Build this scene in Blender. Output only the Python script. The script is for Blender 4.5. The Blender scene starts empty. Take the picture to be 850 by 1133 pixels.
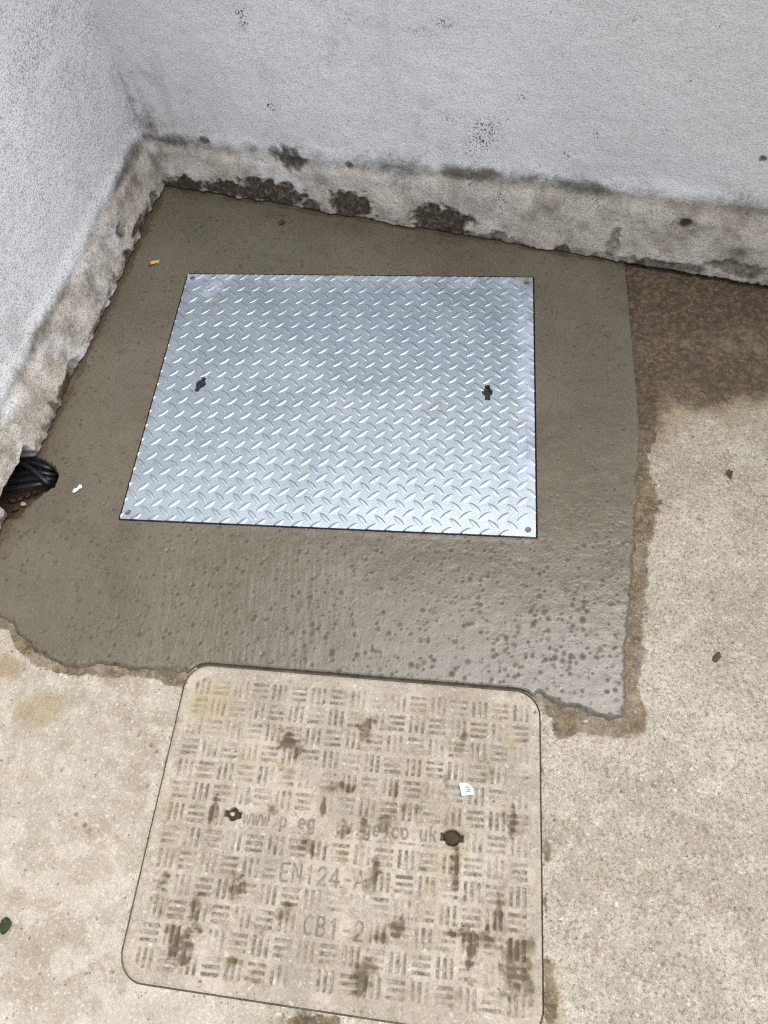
import bpy, bmesh, math, random
import numpy as np
from mathutils import Matrix, Vector

S = bpy.context.scene
COL = S.collection
rng = np.random.default_rng(7)
random.seed(7)

# ------------------------------------------------------------------ camera
FPX, CX, CY, PW = 833.41, 425.0, 566.5, 850.0          # focal length and centre in pixels of the photograph
PITCH, ROLL, YAW = 0.496775, -0.143737, 0.209945
CAM = np.array([0.25475, -0.94650, 1.25])
def _rz(a): return np.array([[math.cos(a), -math.sin(a), 0], [math.sin(a), math.cos(a), 0], [0, 0, 1.0]])
def _rx(a): return np.array([[1.0, 0, 0], [0, math.cos(a), -math.sin(a)], [0, math.sin(a), math.cos(a)]])
ROT = _rz(YAW) @ _rx(PITCH) @ _rz(ROLL)
cd = bpy.data.cameras.new('camera'); cam = bpy.data.objects.new('camera', cd); COL.objects.link(cam)
M4 = Matrix([list(ROT[i]) + [CAM[i]] for i in range(3)] + [[0, 0, 0, 1]])
cam.matrix_world = M4
cd.sensor_fit = 'HORIZONTAL'; cd.sensor_width = 36.0; cd.lens = 36.0 * FPX / PW
cd.clip_start = 0.01; cd.clip_end = 300
S.camera = cam

# ------------------------------------------------------------------ light: bright overcast sky
SUN_EL, SUN_AZ = math.radians(71), math.radians(70)    # azimuth measured from +Y towards +X
w = bpy.data.worlds.new('World'); S.world = w; w.use_nodes = True
wt = w.node_tree; wt.nodes.clear()
wo = wt.nodes.new('ShaderNodeOutputWorld'); bg = wt.nodes.new('ShaderNodeBackground')
sky = wt.nodes.new('ShaderNodeTexSky'); sky.sky_type = 'NISHITA'; sky.sun_disc = False
sky.sun_elevation = SUN_EL; sky.sun_rotation = SUN_AZ; sky.air_density = 1.0; sky.dust_density = 4.0; sky.ozone_density = 1.0
hs = wt.nodes.new('ShaderNodeHueSaturation'); hs.inputs['Saturation'].default_value = 0.43
wt.links.new(sky.outputs[0], hs.inputs['Color']); wt.links.new(hs.outputs[0], bg.inputs['Color'])
bg.inputs['Strength'].default_value = 0.15
wt.links.new(bg.outputs[0], wo.inputs[0])
sd = bpy.data.lights.new('sun', 'SUN'); sd.energy = 1.45; sd.angle = math.radians(62); sd.color = (1.0, 0.965, 0.91)
sun = bpy.data.objects.new('sun', sd); COL.objects.link(sun)
sdir = Vector((math.sin(SUN_AZ) * math.cos(SUN_EL), math.cos(SUN_AZ) * math.cos(SUN_EL), math.sin(SUN_EL)))
sun.rotation_euler = sdir.to_track_quat('Z', 'Y').to_euler(); sun.location = sdir * 20
S.view_settings.view_transform = 'Standard'; S.view_settings.look = 'None'
S.view_settings.gamma = 1.0; S.view_settings.use_curve_mapping = False
S.view_settings.exposure = 0.47
S.cycles.use_denoising = False          # keep the fine grain of the surfaces
S.cycles.filter_width = 1.15

# ------------------------------------------------------------------ helpers: numbers
PLATE_W, PLATE_L = 0.7922, 0.6442
ZG = -0.009                                             # level of the old concrete; the new cement stands a little higher
def ray(px, py): return ROT @ np.array([(px - CX) / FPX, -(py - CY) / FPX, -1.0])
def U(px, py, z=0.0):
    d = ray(px, py); t = (z - CAM[2]) / d[2]; return CAM + t * d
def UP(pts, z=0.0): return np.array([U(a, b, z)[:2] for a, b in pts])
def smooth(a, b, x):
    t = np.clip((x - a) / (b - a), 0, 1); return t * t * (3 - 2 * t)
_perm = rng.permutation(512).astype(np.int64); _ang = rng.random(512) * 2 * math.pi
_gx, _gy = np.cos(_ang), np.sin(_ang)
def perlin(x, y):
    x = np.asarray(x, float); y = np.asarray(y, float)
    xi = np.floor(x).astype(np.int64); yi = np.floor(y).astype(np.int64); xf = x - xi; yf = y - yi
    u = xf * xf * xf * (xf * (xf * 6 - 15) + 10); v = yf * yf * yf * (yf * (yf * 6 - 15) + 10)
    def g(ix, iy, dx, dy):
        h = _perm[(_perm[ix & 511] + iy) & 511]; return _gx[h] * dx + _gy[h] * dy
    a = g(xi, yi, xf, yf); b = g(xi + 1, yi, xf - 1, yf); c = g(xi, yi + 1, xf, yf - 1); d = g(xi + 1, yi + 1, xf - 1, yf - 1)
    return (a + u * (b - a) + v * ((c + u * (d - c)) - (a + u * (b - a)))) * 1.5
def fbm(x, y, f, o=4, seed=0):
    r = 0; a = 1.0; t = 0
    for k in range(o):
        r = r + a * perlin(x * f + 17.3 * k + seed * 5.71, y * f - 9.1 * k + seed * 3.37); t += a; a *= 0.5; f *= 2.03
    return r / t * 1.4
def sdf(P, poly):
    """signed distance to a polygon, negative inside"""
    x, y = P; d = np.full(x.shape, 1e9); ins = np.zeros(x.shape, bool); n = len(poly)
    for i in range(n):
        ax, ay = poly[i]; bx, by = poly[(i + 1) % n]; ex, ey = bx - ax, by - ay
        t = np.clip(((x - ax) * ex + (y - ay) * ey) / (ex * ex + ey * ey + 1e-15), 0, 1)
        d = np.minimum(d, (x - ax - t * ex) ** 2 + (y - ay - t * ey) ** 2)
        if abs(by - ay) > 1e-12:
            c = ((ay > y) != (by > y)) & (x < (bx - ax) * (y - ay) / (by - ay) + ax); ins ^= c
    d = np.sqrt(d); return np.where(ins, -d, d)
def seg_dist(x, y, pts):
    d = np.full(x.shape, 1e9)
    for (ax, ay), (bx, by) in zip(pts[:-1], pts[1:]):
        ex, ey = bx - ax, by - ay
        t = np.clip(((x - ax) * ex + (y - ay) * ey) / (ex * ex + ey * ey + 1e-15), 0, 1)
        d = np.minimum(d, (x - ax - t * ex) ** 2 + (y - ay - t * ey) ** 2)
    return np.sqrt(d)
def blob(x, y, cx, cy, rx, ry, wob=0.35, f=40, seed=0, soft=0.5):
    """a ragged stain: 1 inside, fading across its rim"""
    dx, dy = (x - cx) / rx, (y - cy) / ry; r = np.sqrt(dx * dx + dy * dy)
    near = r < 2.6
    out = np.zeros(x.shape)
    if near.any():
        rr = r[near] + wob * fbm(x[near], y[near], f, 3, seed)
        out[near] = 1 - smooth(1 - soft, 1 + soft, rr)
    return out

# ------------------------------------------------------------------ helpers: objects
def tag(o, label=None, cat=None, group=None, kind=None):
    for k, v in (('label', label), ('category', cat), ('group', group), ('kind', kind)):
        if v: o[k] = v
    return o
def link(name, me, mat=None, parent=None, smoothed=True):
    if mat: me.materials.append(mat)
    if smoothed: me.polygons.foreach_set('use_smooth', [True] * len(me.polygons))
    o = bpy.data.objects.new(name, me); COL.objects.link(o)
    if parent: o.parent = parent
    return o
def empty(name, loc=(0, 0, 0)):
    o = bpy.data.objects.new(name, None); COL.objects.link(o); o.location = loc; o.empty_display_size = 0.1; return o
def raw_mesh(name, V, F, attrs=None):
    V = np.asarray(V, np.float32); me = bpy.data.meshes.new(name)
    if isinstance(F, np.ndarray):
        me.vertices.add(len(V)); me.vertices.foreach_set('co', V.ravel())
        n, k = F.shape; me.loops.add(n * k); me.loops.foreach_set('vertex_index', F.astype(np.int32).ravel())
        me.polygons.add(n); me.polygons.foreach_set('loop_start', np.arange(0, n * k, k, dtype=np.int32))
        me.update(calc_edges=True)
    else:
        me.from_pydata([tuple(v) for v in V.tolist()], [], F); me.update()
    for k_, a in (attrs or {}).items():
        at = me.attributes.new(k_, 'FLOAT', 'POINT'); at.data.foreach_set('value', np.asarray(a, np.float32).ravel())
    me.validate(); return me
def grid(name, X, Y, Z, attrs=None, keep=None, skirt=0.0, skirt_attr=None, flip=False):
    """a sheet of quads; keep = which faces stay; skirt = how far the open rim is turned down"""
    ny, nx = X.shape; idx = np.arange(ny * nx).reshape(ny, nx)
    F = np.stack([idx[:-1, :-1], idx[:-1, 1:], idx[1:, 1:], idx[1:, :-1]], -1).reshape(-1, 4)
    if flip: F = F[:, ::-1]
    if keep is not None: F = F[keep.ravel()]
    V = np.stack([X, Y, Z], -1).reshape(-1, 3); A = {k: np.asarray(a, float).ravel() for k, a in (attrs or {}).items()}
    used = np.unique(F); mp = np.full(len(V), -1); mp[used] = np.arange(len(used)); F = mp[F]; V = V[used]; A = {k: a[used] for k, a in A.items()}
    if skirt:
        E = np.concatenate([F[:, [0, 1]], F[:, [1, 2]], F[:, [2, 3]], F[:, [3, 0]]])
        key = np.sort(E, 1); kk = key[:, 0].astype(np.int64) * len(V) + key[:, 1]
        _, inv, cnt = np.unique(kk, return_inverse=True, return_counts=True); B = E[cnt[inv] == 1]
        bv = np.unique(B); m2 = np.full(len(V), -1); m2[bv] = len(V) + np.arange(len(bv)); m3 = m2 + len(bv)
        top = V[bv].copy(); V2 = V[bv].copy(); V2[:, 2] -= skirt                       # own copies so the rim stays sharp
        F = np.concatenate([F, np.stack([m2[B[:, 1]], m2[B[:, 0]], m3[B[:, 0]], m3[B[:, 1]]], 1)])
        V = np.concatenate([V, top, V2])
        for k in A: A[k] = np.concatenate([A[k], A[k][bv], np.full(len(bv), skirt_attr.get(k, 0) if skirt_attr else 0.0) if skirt_attr and k in skirt_attr else A[k][bv]])
    return raw_mesh(name, V, F, A)
def snap(X, Y, fn, tol):
    """pull grid points that lie close to the contour fn = 0 onto it"""
    for _ in range(2):
        d = fn(X, Y); e = 1e-4
        gx = (fn(X + e, Y) - fn(X - e, Y)) / (2 * e); gy = (fn(X, Y + e) - fn(X, Y - e)) / (2 * e)
        g2 = gx * gx + gy * gy + 1e-9; m = np.abs(d) < tol
        X = np.where(m, X - d * gx / g2, X); Y = np.where(m, Y - d * gy / g2, Y)
    return X, Y
def cellmean(a): return (a[:-1, :-1] + a[1:, :-1] + a[:-1, 1:] + a[1:, 1:]) / 4

# ------------------------------------------------------------------ helpers: materials
class NT:
    def __init__(s, name):
        s.m = bpy.data.materials.new(name); s.m.use_nodes = True; s.t = s.m.node_tree; s.t.nodes.clear()
        s.out = s.t.nodes.new('ShaderNodeOutputMaterial'); s.b = s.t.nodes.new('ShaderNodeBsdfPrincipled')
        s.t.links.new(s.b.outputs[0], s.out.inputs[0])
        s.co = s.t.nodes.new('ShaderNodeTexCoord').outputs['Object']
    def put(s, sock, v):
        if isinstance(v, bpy.types.NodeSocket): s.t.links.new(v, sock)
        elif isinstance(v, (tuple, list)): sock.default_value = tuple(v) + ((1.0,) if len(v) == 3 and len(sock.default_value) == 4 else ())
        else: sock.default_value = v
    def set(s, name, v): s.put(s.b.inputs[name], v)
    def noise(s, scale, detail=4, rough=0.55, vec=None, dist=0.0):
        n = s.t.nodes.new('ShaderNodeTexNoise'); s.put(n.inputs['Vector'], vec or s.co)
        n.inputs['Scale'].default_value = scale; n.inputs['Detail'].default_value = detail; n.inputs['Roughness'].default_value = rough
        n.inputs['Distortion'].default_value = dist; return n.outputs['Fac']
    def voro(s, scale, out='Distance', feature='F1', vec=None, rand=1.0):
        n = s.t.nodes.new('ShaderNodeTexVoronoi'); n.feature = feature; s.put(n.inputs['Vector'], vec or s.co)
        n.inputs['Scale'].default_value = scale; n.inputs['Randomness'].default_value = rand; return n.outputs[out]
    def mapping(s, scale=(1, 1, 1), rot=(0, 0, 0), loc=(0, 0, 0)):
        n = s.t.nodes.new('ShaderNodeMapping'); s.put(n.inputs['Vector'], s.co)
        n.inputs['Scale'].default_value = scale; n.inputs['Rotation'].default_value = rot; n.inputs['Location'].default_value = loc; return n.outputs[0]
    def math(s, op, a, b=0.0, c=0.0, clamp=False):
        n = s.t.nodes.new('ShaderNodeMath'); n.operation = op; n.use_clamp = clamp
        s.put(n.inputs[0], a); s.put(n.inputs[1], b); s.put(n.inputs[2], c); return n.outputs[0]
    def step(s, a, b, x):
        n = s.t.nodes.new('ShaderNodeMapRange'); n.interpolation_type = 'SMOOTHSTEP'; s.put(n.inputs[0], x)
        lo, hi = (a, b) if a < b else (b, a)
        n.inputs[1].default_value = lo; n.inputs[2].default_value = hi
        n.inputs[3].default_value = 0.0 if a < b else 1.0; n.inputs[4].default_value = 1.0 if a < b else 0.0; return n.outputs[0]
    def mix(s, f, a, b, mode='MIX'):
        n = s.t.nodes.new('ShaderNodeMix'); n.data_type = 'RGBA'; n.blend_type = mode
        s.put(n.inputs[0], f); s.put(n.inputs[6], a); s.put(n.inputs[7], b); return n.outputs[2]
    def attr(s, name):
        n = s.t.nodes.new('ShaderNodeAttribute'); n.attribute_name = name; return n.outputs['Fac']
    def sep(s):
        n = s.t.nodes.new('ShaderNodeSeparateXYZ'); s.put(n.inputs[0], s.co); return n.outputs
    def ragged(s, mask, noise, amp=0.8, lo=0.4, hi=0.65):
        """a soft painted-in mask broken up by noise so that its rim is ragged"""
        v = s.math('MULTIPLY_ADD', s.math('SUBTRACT', noise, 0.5), amp, mask); return s.math('MULTIPLY', s.step(lo, hi, v), s.step(0.0, 0.12, mask))
    def bump(s, h, strength, dist, normal=None):
        n = s.t.nodes.new('ShaderNodeBump'); n.inputs['Strength'].default_value = strength; n.inputs['Distance'].default_value = dist
        s.put(n.inputs['Height'], h)
        if normal: s.put(n.inputs['Normal'], normal)
        return n.outputs[0]
def plain(name, col, rough=0.7, metal=0.0, var=0.25, scale=80, bump=0.3):
    k = NT(name); n = k.noise(scale, 4)
    k.set('Base Color', k.mix(n, tuple(c * (1 - var) for c in col), tuple(min(1, c * (1 + var)) for c in col)))
    k.set('Roughness', rough); k.set('Metallic', metal); k.set('Normal', k.bump(n, bump, 0.001)); return k.m

# old concrete ground, also the colour round the old cover
def concrete(name):
    k = NT(name)
    big = k.noise(5.5, 7, 0.66); mid = k.noise(34, 7, 0.72); fine = k.noise(190, 4, 0.68); finer = k.noise(420, 2, 0.6)
    sandy = k.attr('sandy')                                                                          # how much grit stands free of the skin of laitance
    c = k.mix(k.step(0.36, 0.66, big), (0.343, 0.306, 0.243), (0.443, 0.407, 0.337))
    c = k.mix(k.math('MULTIPLY', k.step(0.52, 0.66, mid), 0.5), c, (0.28, 0.23, 0.17))
    c = k.mix(k.math('MULTIPLY', k.step(0.48, 0.34, mid), 0.5), c, (0.60, 0.55, 0.465))
    lait = k.math('MULTIPLY', k.step(0.50, 0.58, k.noise(13, 9, 0.74)), k.math('MULTIPLY_ADD', sandy, -0.32, 0.55))
    c = k.mix(lait, c, (0.53, 0.49, 0.425))
    c = k.mix(k.math('MULTIPLY', k.step(0.44, 0.36, k.noise(10, 9, 0.74)), 0.4), c, (0.27, 0.22, 0.155))
    c = k.mix(k.math('MULTIPLY', k.step(0.53, 0.64, fine), k.math('MULTIPLY_ADD', sandy, 0.50, 0.18)), c, (0.165, 0.13, 0.09))
    c = k.mix(k.math('MULTIPLY', k.step(0.56, 0.66, finer), k.math('MULTIPLY_ADD', sandy, 0.5, 0.15)), c, (0.17, 0.14, 0.105))
    c = k.mix(k.math('MULTIPLY', k.step(0.45, 0.33, fine), 0.55), c, (0.68, 0.64, 0.56))
    stone = k.math('MULTIPLY', k.step(0.30, 0.22, k.voro(80)), k.step(0.58, 0.66, k.noise(42, 2)))
    c = k.mix(k.math('MULTIPLY', stone, 0.75), c, k.mix(k.step(.4, .6, k.noise(150, 1)), (0.68, 0.63, 0.54), (0.20, 0.155, 0.115)))
    pit = k.math('MULTIPLY', k.step(0.34, 0.10, k.voro(64)), k.step(0.58, 0.70, k.noise(17, 3)))
    c = k.mix(k.math('MULTIPLY', pit, 0.7), c, (0.12, 0.092, 0.065))
    pin = k.math('MULTIPLY', k.step(0.22, 0.13, k.voro(210)), k.math('MULTIPLY', k.step(0.50, 0.60, k.noise(26, 4)), k.math('MULTIPLY_ADD', sandy, .5, .4)))
    c = k.mix(k.math('MULTIPLY', pin, 0.85), c, (0.085, 0.066, 0.046))
    brk = k.noise(48, 7, 0.75)
    yel = k.ragged(k.attr('yellow'), k.noise(30, 6, 0.7), 0.9, 0.15, 1.0); c = k.mix(k.math('MULTIPLY', yel, 0.6), c, (0.27, 0.195, 0.085))
    rust = k.ragged(k.attr('rust'), brk, 1.2, 0.25, 0.62)
    rc = k.mix(k.step(0.38, 0.62, k.noise(60, 6, 0.72)), (0.068, 0.048, 0.027), (0.195, 0.138, 0.075))
    rc = k.mix(k.math('MULTIPLY', k.step(0.56, 0.66, k.noise(24, 5, 0.7)), 0.8), rc, (0.065, 0.05, 0.032))
    rc = k.mix(k.math('MULTIPLY', k.step(0.45, 0.33, fine), 0.6), rc, (0.36, 0.27, 0.16))
    c = k.mix(k.math('MULTIPLY', rust, k.math('MULTIPLY_ADD', k.step(.35, .65, k.noise(16, 5, .7)), .3, .68)), c, rc)
    st = k.ragged(k.attr('stain'), brk, 0.8, 0.15, 0.85)
    sc = k.mix(k.step(0.42, 0.70, k.noise(85, 6, 0.75)), (0.050, 0.036, 0.024), (0.185, 0.125, 0.072))
    sc = k.mix(k.math('MULTIPLY', k.step(0.60, 0.70, k.noise(110, 4, 0.7)), k.step(0.45, 0.65, k.noise(8, 4))), sc, (0.38, 0.265, 0.155))
    c = k.mix(k.math('MULTIPLY', st, 0.93), c, sc)
    blk = k.ragged(k.attr('black'), brk, 1.1, 0.3, 0.75); c = k.mix(k.math('MULTIPLY', blk, 0.85), c, (0.045, 0.034, 0.022))
    k.set('Base Color', c)
    wet = k.math('MAXIMUM', k.math('MULTIPLY', rust, 0.35), k.math('MULTIPLY', st, 0.25))
    k.set('Roughness', k.math('SUBTRACT', 0.88, wet)); k.set('Specular IOR Level', 0.35)
    h = k.math('MULTIPLY_ADD', mid, 1.2, k.math('MULTIPLY_ADD', fine, 0.9, k.math('MULTIPLY', finer, 0.35)))
    h = k.math('SUBTRACT', h, k.math('MULTIPLY', pit, 0.8))
    k.set('Normal', k.bump(h, 0.8, 0.0026)); return k.m
MAT_GROUND = concrete('old_concrete')

def wet_cement():
    k = NT('fresh_wet_cement')
    big = k.noise(4.5, 5, 0.6); mid = k.noise(30, 5, 0.6); fine = k.noise(380, 2, 0.6)
    c = k.mix(k.step(0.35, 0.68, big), (0.115, 0.101, 0.070), (0.148, 0.131, 0.096))
    c = k.mix(k.math('MULTIPLY', k.step(0.45, 0.7, mid), 0.35), c, (0.150, 0.131, 0.096))
    c = k.mix(k.math('MULTIPLY', k.step(0.54, 0.62, k.noise(7, 7, 0.7)), 0.35), c, (0.078, 0.066, 0.045))
    c = k.mix(k.math('MULTIPLY', k.step(0.52, 0.68, fine), 0.45), c, (0.175, 0.152, 0.115))
    c = k.mix(k.math('MULTIPLY', k.step(0.48, 0.32, fine), 0.35), c, (0.075, 0.060, 0.040))
    c = k.mix(k.math('MULTIPLY', k.attr('grey'), 0.65), c, (0.165, 0.155, 0.137))
    pit = k.math('MULTIPLY', k.attr('pit'), 0.95, clamp=True)
    c = k.mix(k.math('MULTIPLY', pit, 0.92), c, k.mix(k.noise(60, 2), (0.032, 0.022, 0.012), (0.075, 0.054, 0.030)))
    soil = k.ragged(k.attr('soil'), k.noise(90, 5, 0.7), 0.9, 0.4, 0.62)
    c = k.mix(k.math('MULTIPLY', soil, 0.9), c, k.mix(k.noise(150, 4), (0.03, 0.02, 0.012), (0.14, 0.095, 0.055)))
    k.set('Base Color', c)
    r = k.math('MULTIPLY_ADD', k.step(0.3, 0.7, k.noise(40, 4, 0.65)), 0.15, 0.15)
    r = k.math('ADD', r, k.math('MULTIPLY_ADD', pit, 0.45, k.math('MULTIPLY', k.attr('edge'), 0.10))); r = k.math('ADD', r, k.math('MULTIPLY', soil, 0.3))
    k.set('Roughness', r); k.set('Specular IOR Level', 0.6)
    streak = k.noise(1.0, 4, 0.6, k.mapping((230, 26, 60)))
    h = k.math('MULTIPLY_ADD', fine, 0.7, k.math('MULTIPLY_ADD', k.noise(150, 3), 0.7, k.math('MULTIPLY', streak, 0.5)))
    k.set('Normal', k.bump(h, 0.5, 0.0010)); return k.m
MAT_PATCH = wet_cement()

def render_coat(name, grain, base, speck, bumpd, net, ripple):
    k = NT(name)
    g = k.noise(grain, 2, 0.6); g2 = k.noise(grain * 1.9, 2, 0.6); big = k.noise(3.0, 5, 0.6); mid = k.noise(24, 5, 0.65)
    rp = k.noise(1.0, 3, 0.6, k.mapping((80, 80, 190)))
    c = k.mix(k.step(0.35, 0.7, big), tuple(v * 0.93 for v in base), tuple(v * 1.04 for v in base))
    c = k.mix(k.math('MULTIPLY', k.step(0.5, 0.75, mid), 0.22), c, tuple(v * f for v, f in zip(base, (0.78, 0.76, 0.72))))
    c = k.mix(k.math('MULTIPLY', k.step(0.50, 0.34, g), speck), c, net)                              # dirt held between the grains
    c = k.mix(k.math('MULTIPLY', k.step(0.56, 0.70, g2), 0.35), c, (0.86, 0.87, 0.88))
    c = k.mix(k.math('MULTIPLY', k.math('MULTIPLY', k.step(0.60, 0.70, g2), k.step(0.48, 0.66, k.noise(11, 4))), 0.65), c, (0.13, 0.13, 0.125))
    c = k.mix(k.math('MULTIPLY', k.math('MULTIPLY', k.step(0.70, 0.76, k.noise(150, 2)), k.step(0.45, 0.6, k.noise(6, 3))), 0.8), c, (0.09, 0.09, 0.085))
    drip = k.math('MULTIPLY', k.step(0.52, 0.68, k.noise(1.0, 5, 0.6, k.mapping((16, 16, 2.4)))), k.step(0.46, 0.60, k.noise(4, 3)))
    c = k.mix(k.math('MULTIPLY', drip, 0.30), c, (0.40, 0.375, 0.32))
    c = k.mix(k.math('MULTIPLY', k.step(0.56, 0.68, k.noise(9, 7, 0.7)), 0.28), c, (0.42, 0.41, 0.39))
    brk = k.noise(46, 6, 0.72)
    bare = k.ragged(k.attr('bare'), brk, 0.8, 0.2, 0.85)                                             # weathered skirting: paint gone beige
    c = k.mix(k.math('MULTIPLY', bare, 0.82), c, k.mix(k.step(0.30, 0.68, k.noise(17, 7, 0.72)), (0.27, 0.215, 0.155), (0.68, 0.615, 0.525)))
    d = k.math('MULTIPLY_ADD', k.math('SUBTRACT', k.noise(90, 5, 0.75), 0.5), 1.1, k.attr('dirt')); d = k.math('MULTIPLY', k.step(0.05, 1.0, d), k.step(0.0, 0.15, k.attr('dirt')))
    c = k.mix(k.math('MULTIPLY', d, 0.88), c, k.mix(k.noise(60, 3), (0.065, 0.052, 0.038), (0.15, 0.118, 0.085)))
    c = k.mix(k.math('MULTIPLY', k.math('MULTIPLY', k.step(0.5, 0.36, g), 0.35), bare), c, (0.12, 0.10, 0.085))
    sp = k.math('MULTIPLY', k.attr('speckle'), k.step(0.54, 0.62, k.noise(230, 2)))
    c = k.mix(sp, c, (0.035, 0.035, 0.035))
    damp = k.ragged(k.attr('damp'), k.noise(38, 8, 0.78), 1.3, 0.22, 0.95)  # damp patches, also the soil and painted shade at the left wall foot
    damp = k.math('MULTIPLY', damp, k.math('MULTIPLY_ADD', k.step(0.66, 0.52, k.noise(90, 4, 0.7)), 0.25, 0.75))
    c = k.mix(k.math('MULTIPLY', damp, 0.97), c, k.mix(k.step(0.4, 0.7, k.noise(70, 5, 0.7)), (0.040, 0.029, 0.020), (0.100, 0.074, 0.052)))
    k.set('Base Color', c); k.set('Roughness', 0.85); k.set('Specular IOR Level', 0.3)
    h = k.math('MULTIPLY_ADD', g, 1.0, k.math('MULTIPLY_ADD', g2, 0.4, k.math('MULTIPLY', rp, ripple)))
    k.set('Normal', k.bump(h, 1.0, bumpd)); return k.m
MAT_BACK = render_coat('grained_render_coat', 270, (0.87, 0.875, 0.88), 0.5, 0.0017, (0.52, 0.525, 0.53), 0.7)
MAT_SIDE = render_coat('coarse_render_coat', 225, (0.86, 0.87, 0.885), 0.72, 0.0020, (0.36, 0.365, 0.37), 0.0)

def galvanised():
    k = NT('galvanised_steel'); X = k.sep()
    n = k.noise(9, 5, 0.6); f = k.noise(300, 3, 0.6); sp = k.voro(60, 'Color')
    spn = k.t.nodes.new('ShaderNodeSeparateColor'); k.put(spn.inputs[0], sp)
    c = k.mix(k.step(0.35, 0.65, n), (0.45, 0.54, 0.615), (0.54, 0.625, 0.695))
    c = k.mix(k.math('MULTIPLY', spn.outputs[0], 0.18), c, (0.47, 0.52, 0.58))
    c = k.mix(k.math('MULTIPLY', k.step(0.5, 0.72, f), 0.25), c, (0.42, 0.45, 0.48))
    nn = k.math('MULTIPLY', k.math('SUBTRACT', k.noise(14, 5, 0.7), 0.5), 0.13)
    ex = k.step(0.325, 0.395, k.math('ADD', X[0], nn)); ey = k.step(0.275, 0.33, k.math('ADD', X[1], nn))
    dx_ = k.math('ADD', X[0], 0.325); dy_ = k.math('ADD', X[1], -0.27)
    spl = k.step(0.055, 0.012, k.math('ADD', k.math('SQRT', k.math('ADD', k.math('MULTIPLY', dx_, dx_), k.math('MULTIPLY', dy_, dy_))), nn))
    blue = k.math('MULTIPLY', k.math('MAXIMUM', spl, k.math('MAXIMUM', ex, ey)), k.step(0.35, 0.6, k.noise(22, 5, 0.7)))
    c = k.mix(k.math('MULTIPLY', blue, 0.75), c, k.mix(k.noise(70, 4), (0.50, 0.58, 0.78), (0.66, 0.73, 0.86)))
    tan = k.math('MULTIPLY', k.step(0.58, 0.70, k.noise(7, 5, 0.7)), k.step(0.4, 0.7, k.noise(60, 3)))
    c = k.mix(k.math('MULTIPLY', k.step(0.55, 0.70, k.noise(3.5, 6, 0.65)), 0.30), c, (0.40, 0.44, 0.48))
    edg = k.step(0.020, 0.0, k.math('MINIMUM', k.math('SUBTRACT', PLATE_W / 2, k.math('ABSOLUTE', X[0])), k.math('SUBTRACT', PLATE_L / 2, k.math('ABSOLUTE', X[1]))))
    tan = k.math('MAXIMUM', tan, k.math('MULTIPLY', edg, k.step(0.50, 0.62, k.noise(24, 6, 0.75))))
    c = k.mix(k.math('MULTIPLY', tan, 0.6), c, (0.42, 0.38, 0.32))
    k.set('Base Color', c); c = k.mix(k.math('MULTIPLY', k.attr('grime_shade'), 0.75), c, (0.10, 0.105, 0.11)); k.set('Base Color', c)
    k.set('Metallic', k.math('SUBTRACT', 0.85, k.math('MULTIPLY', blue, 0.5)))
    k.set('Roughness', k.math('MULTIPLY_ADD', k.noise(6, 6, 0.7), 0.30, 0.22))
    k.set('Normal', k.bump(k.math('MULTIPLY_ADD', n, 0.6, f), 0.18, 0.0008)); return k.m
MAT_ZINC = galvanised()

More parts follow.
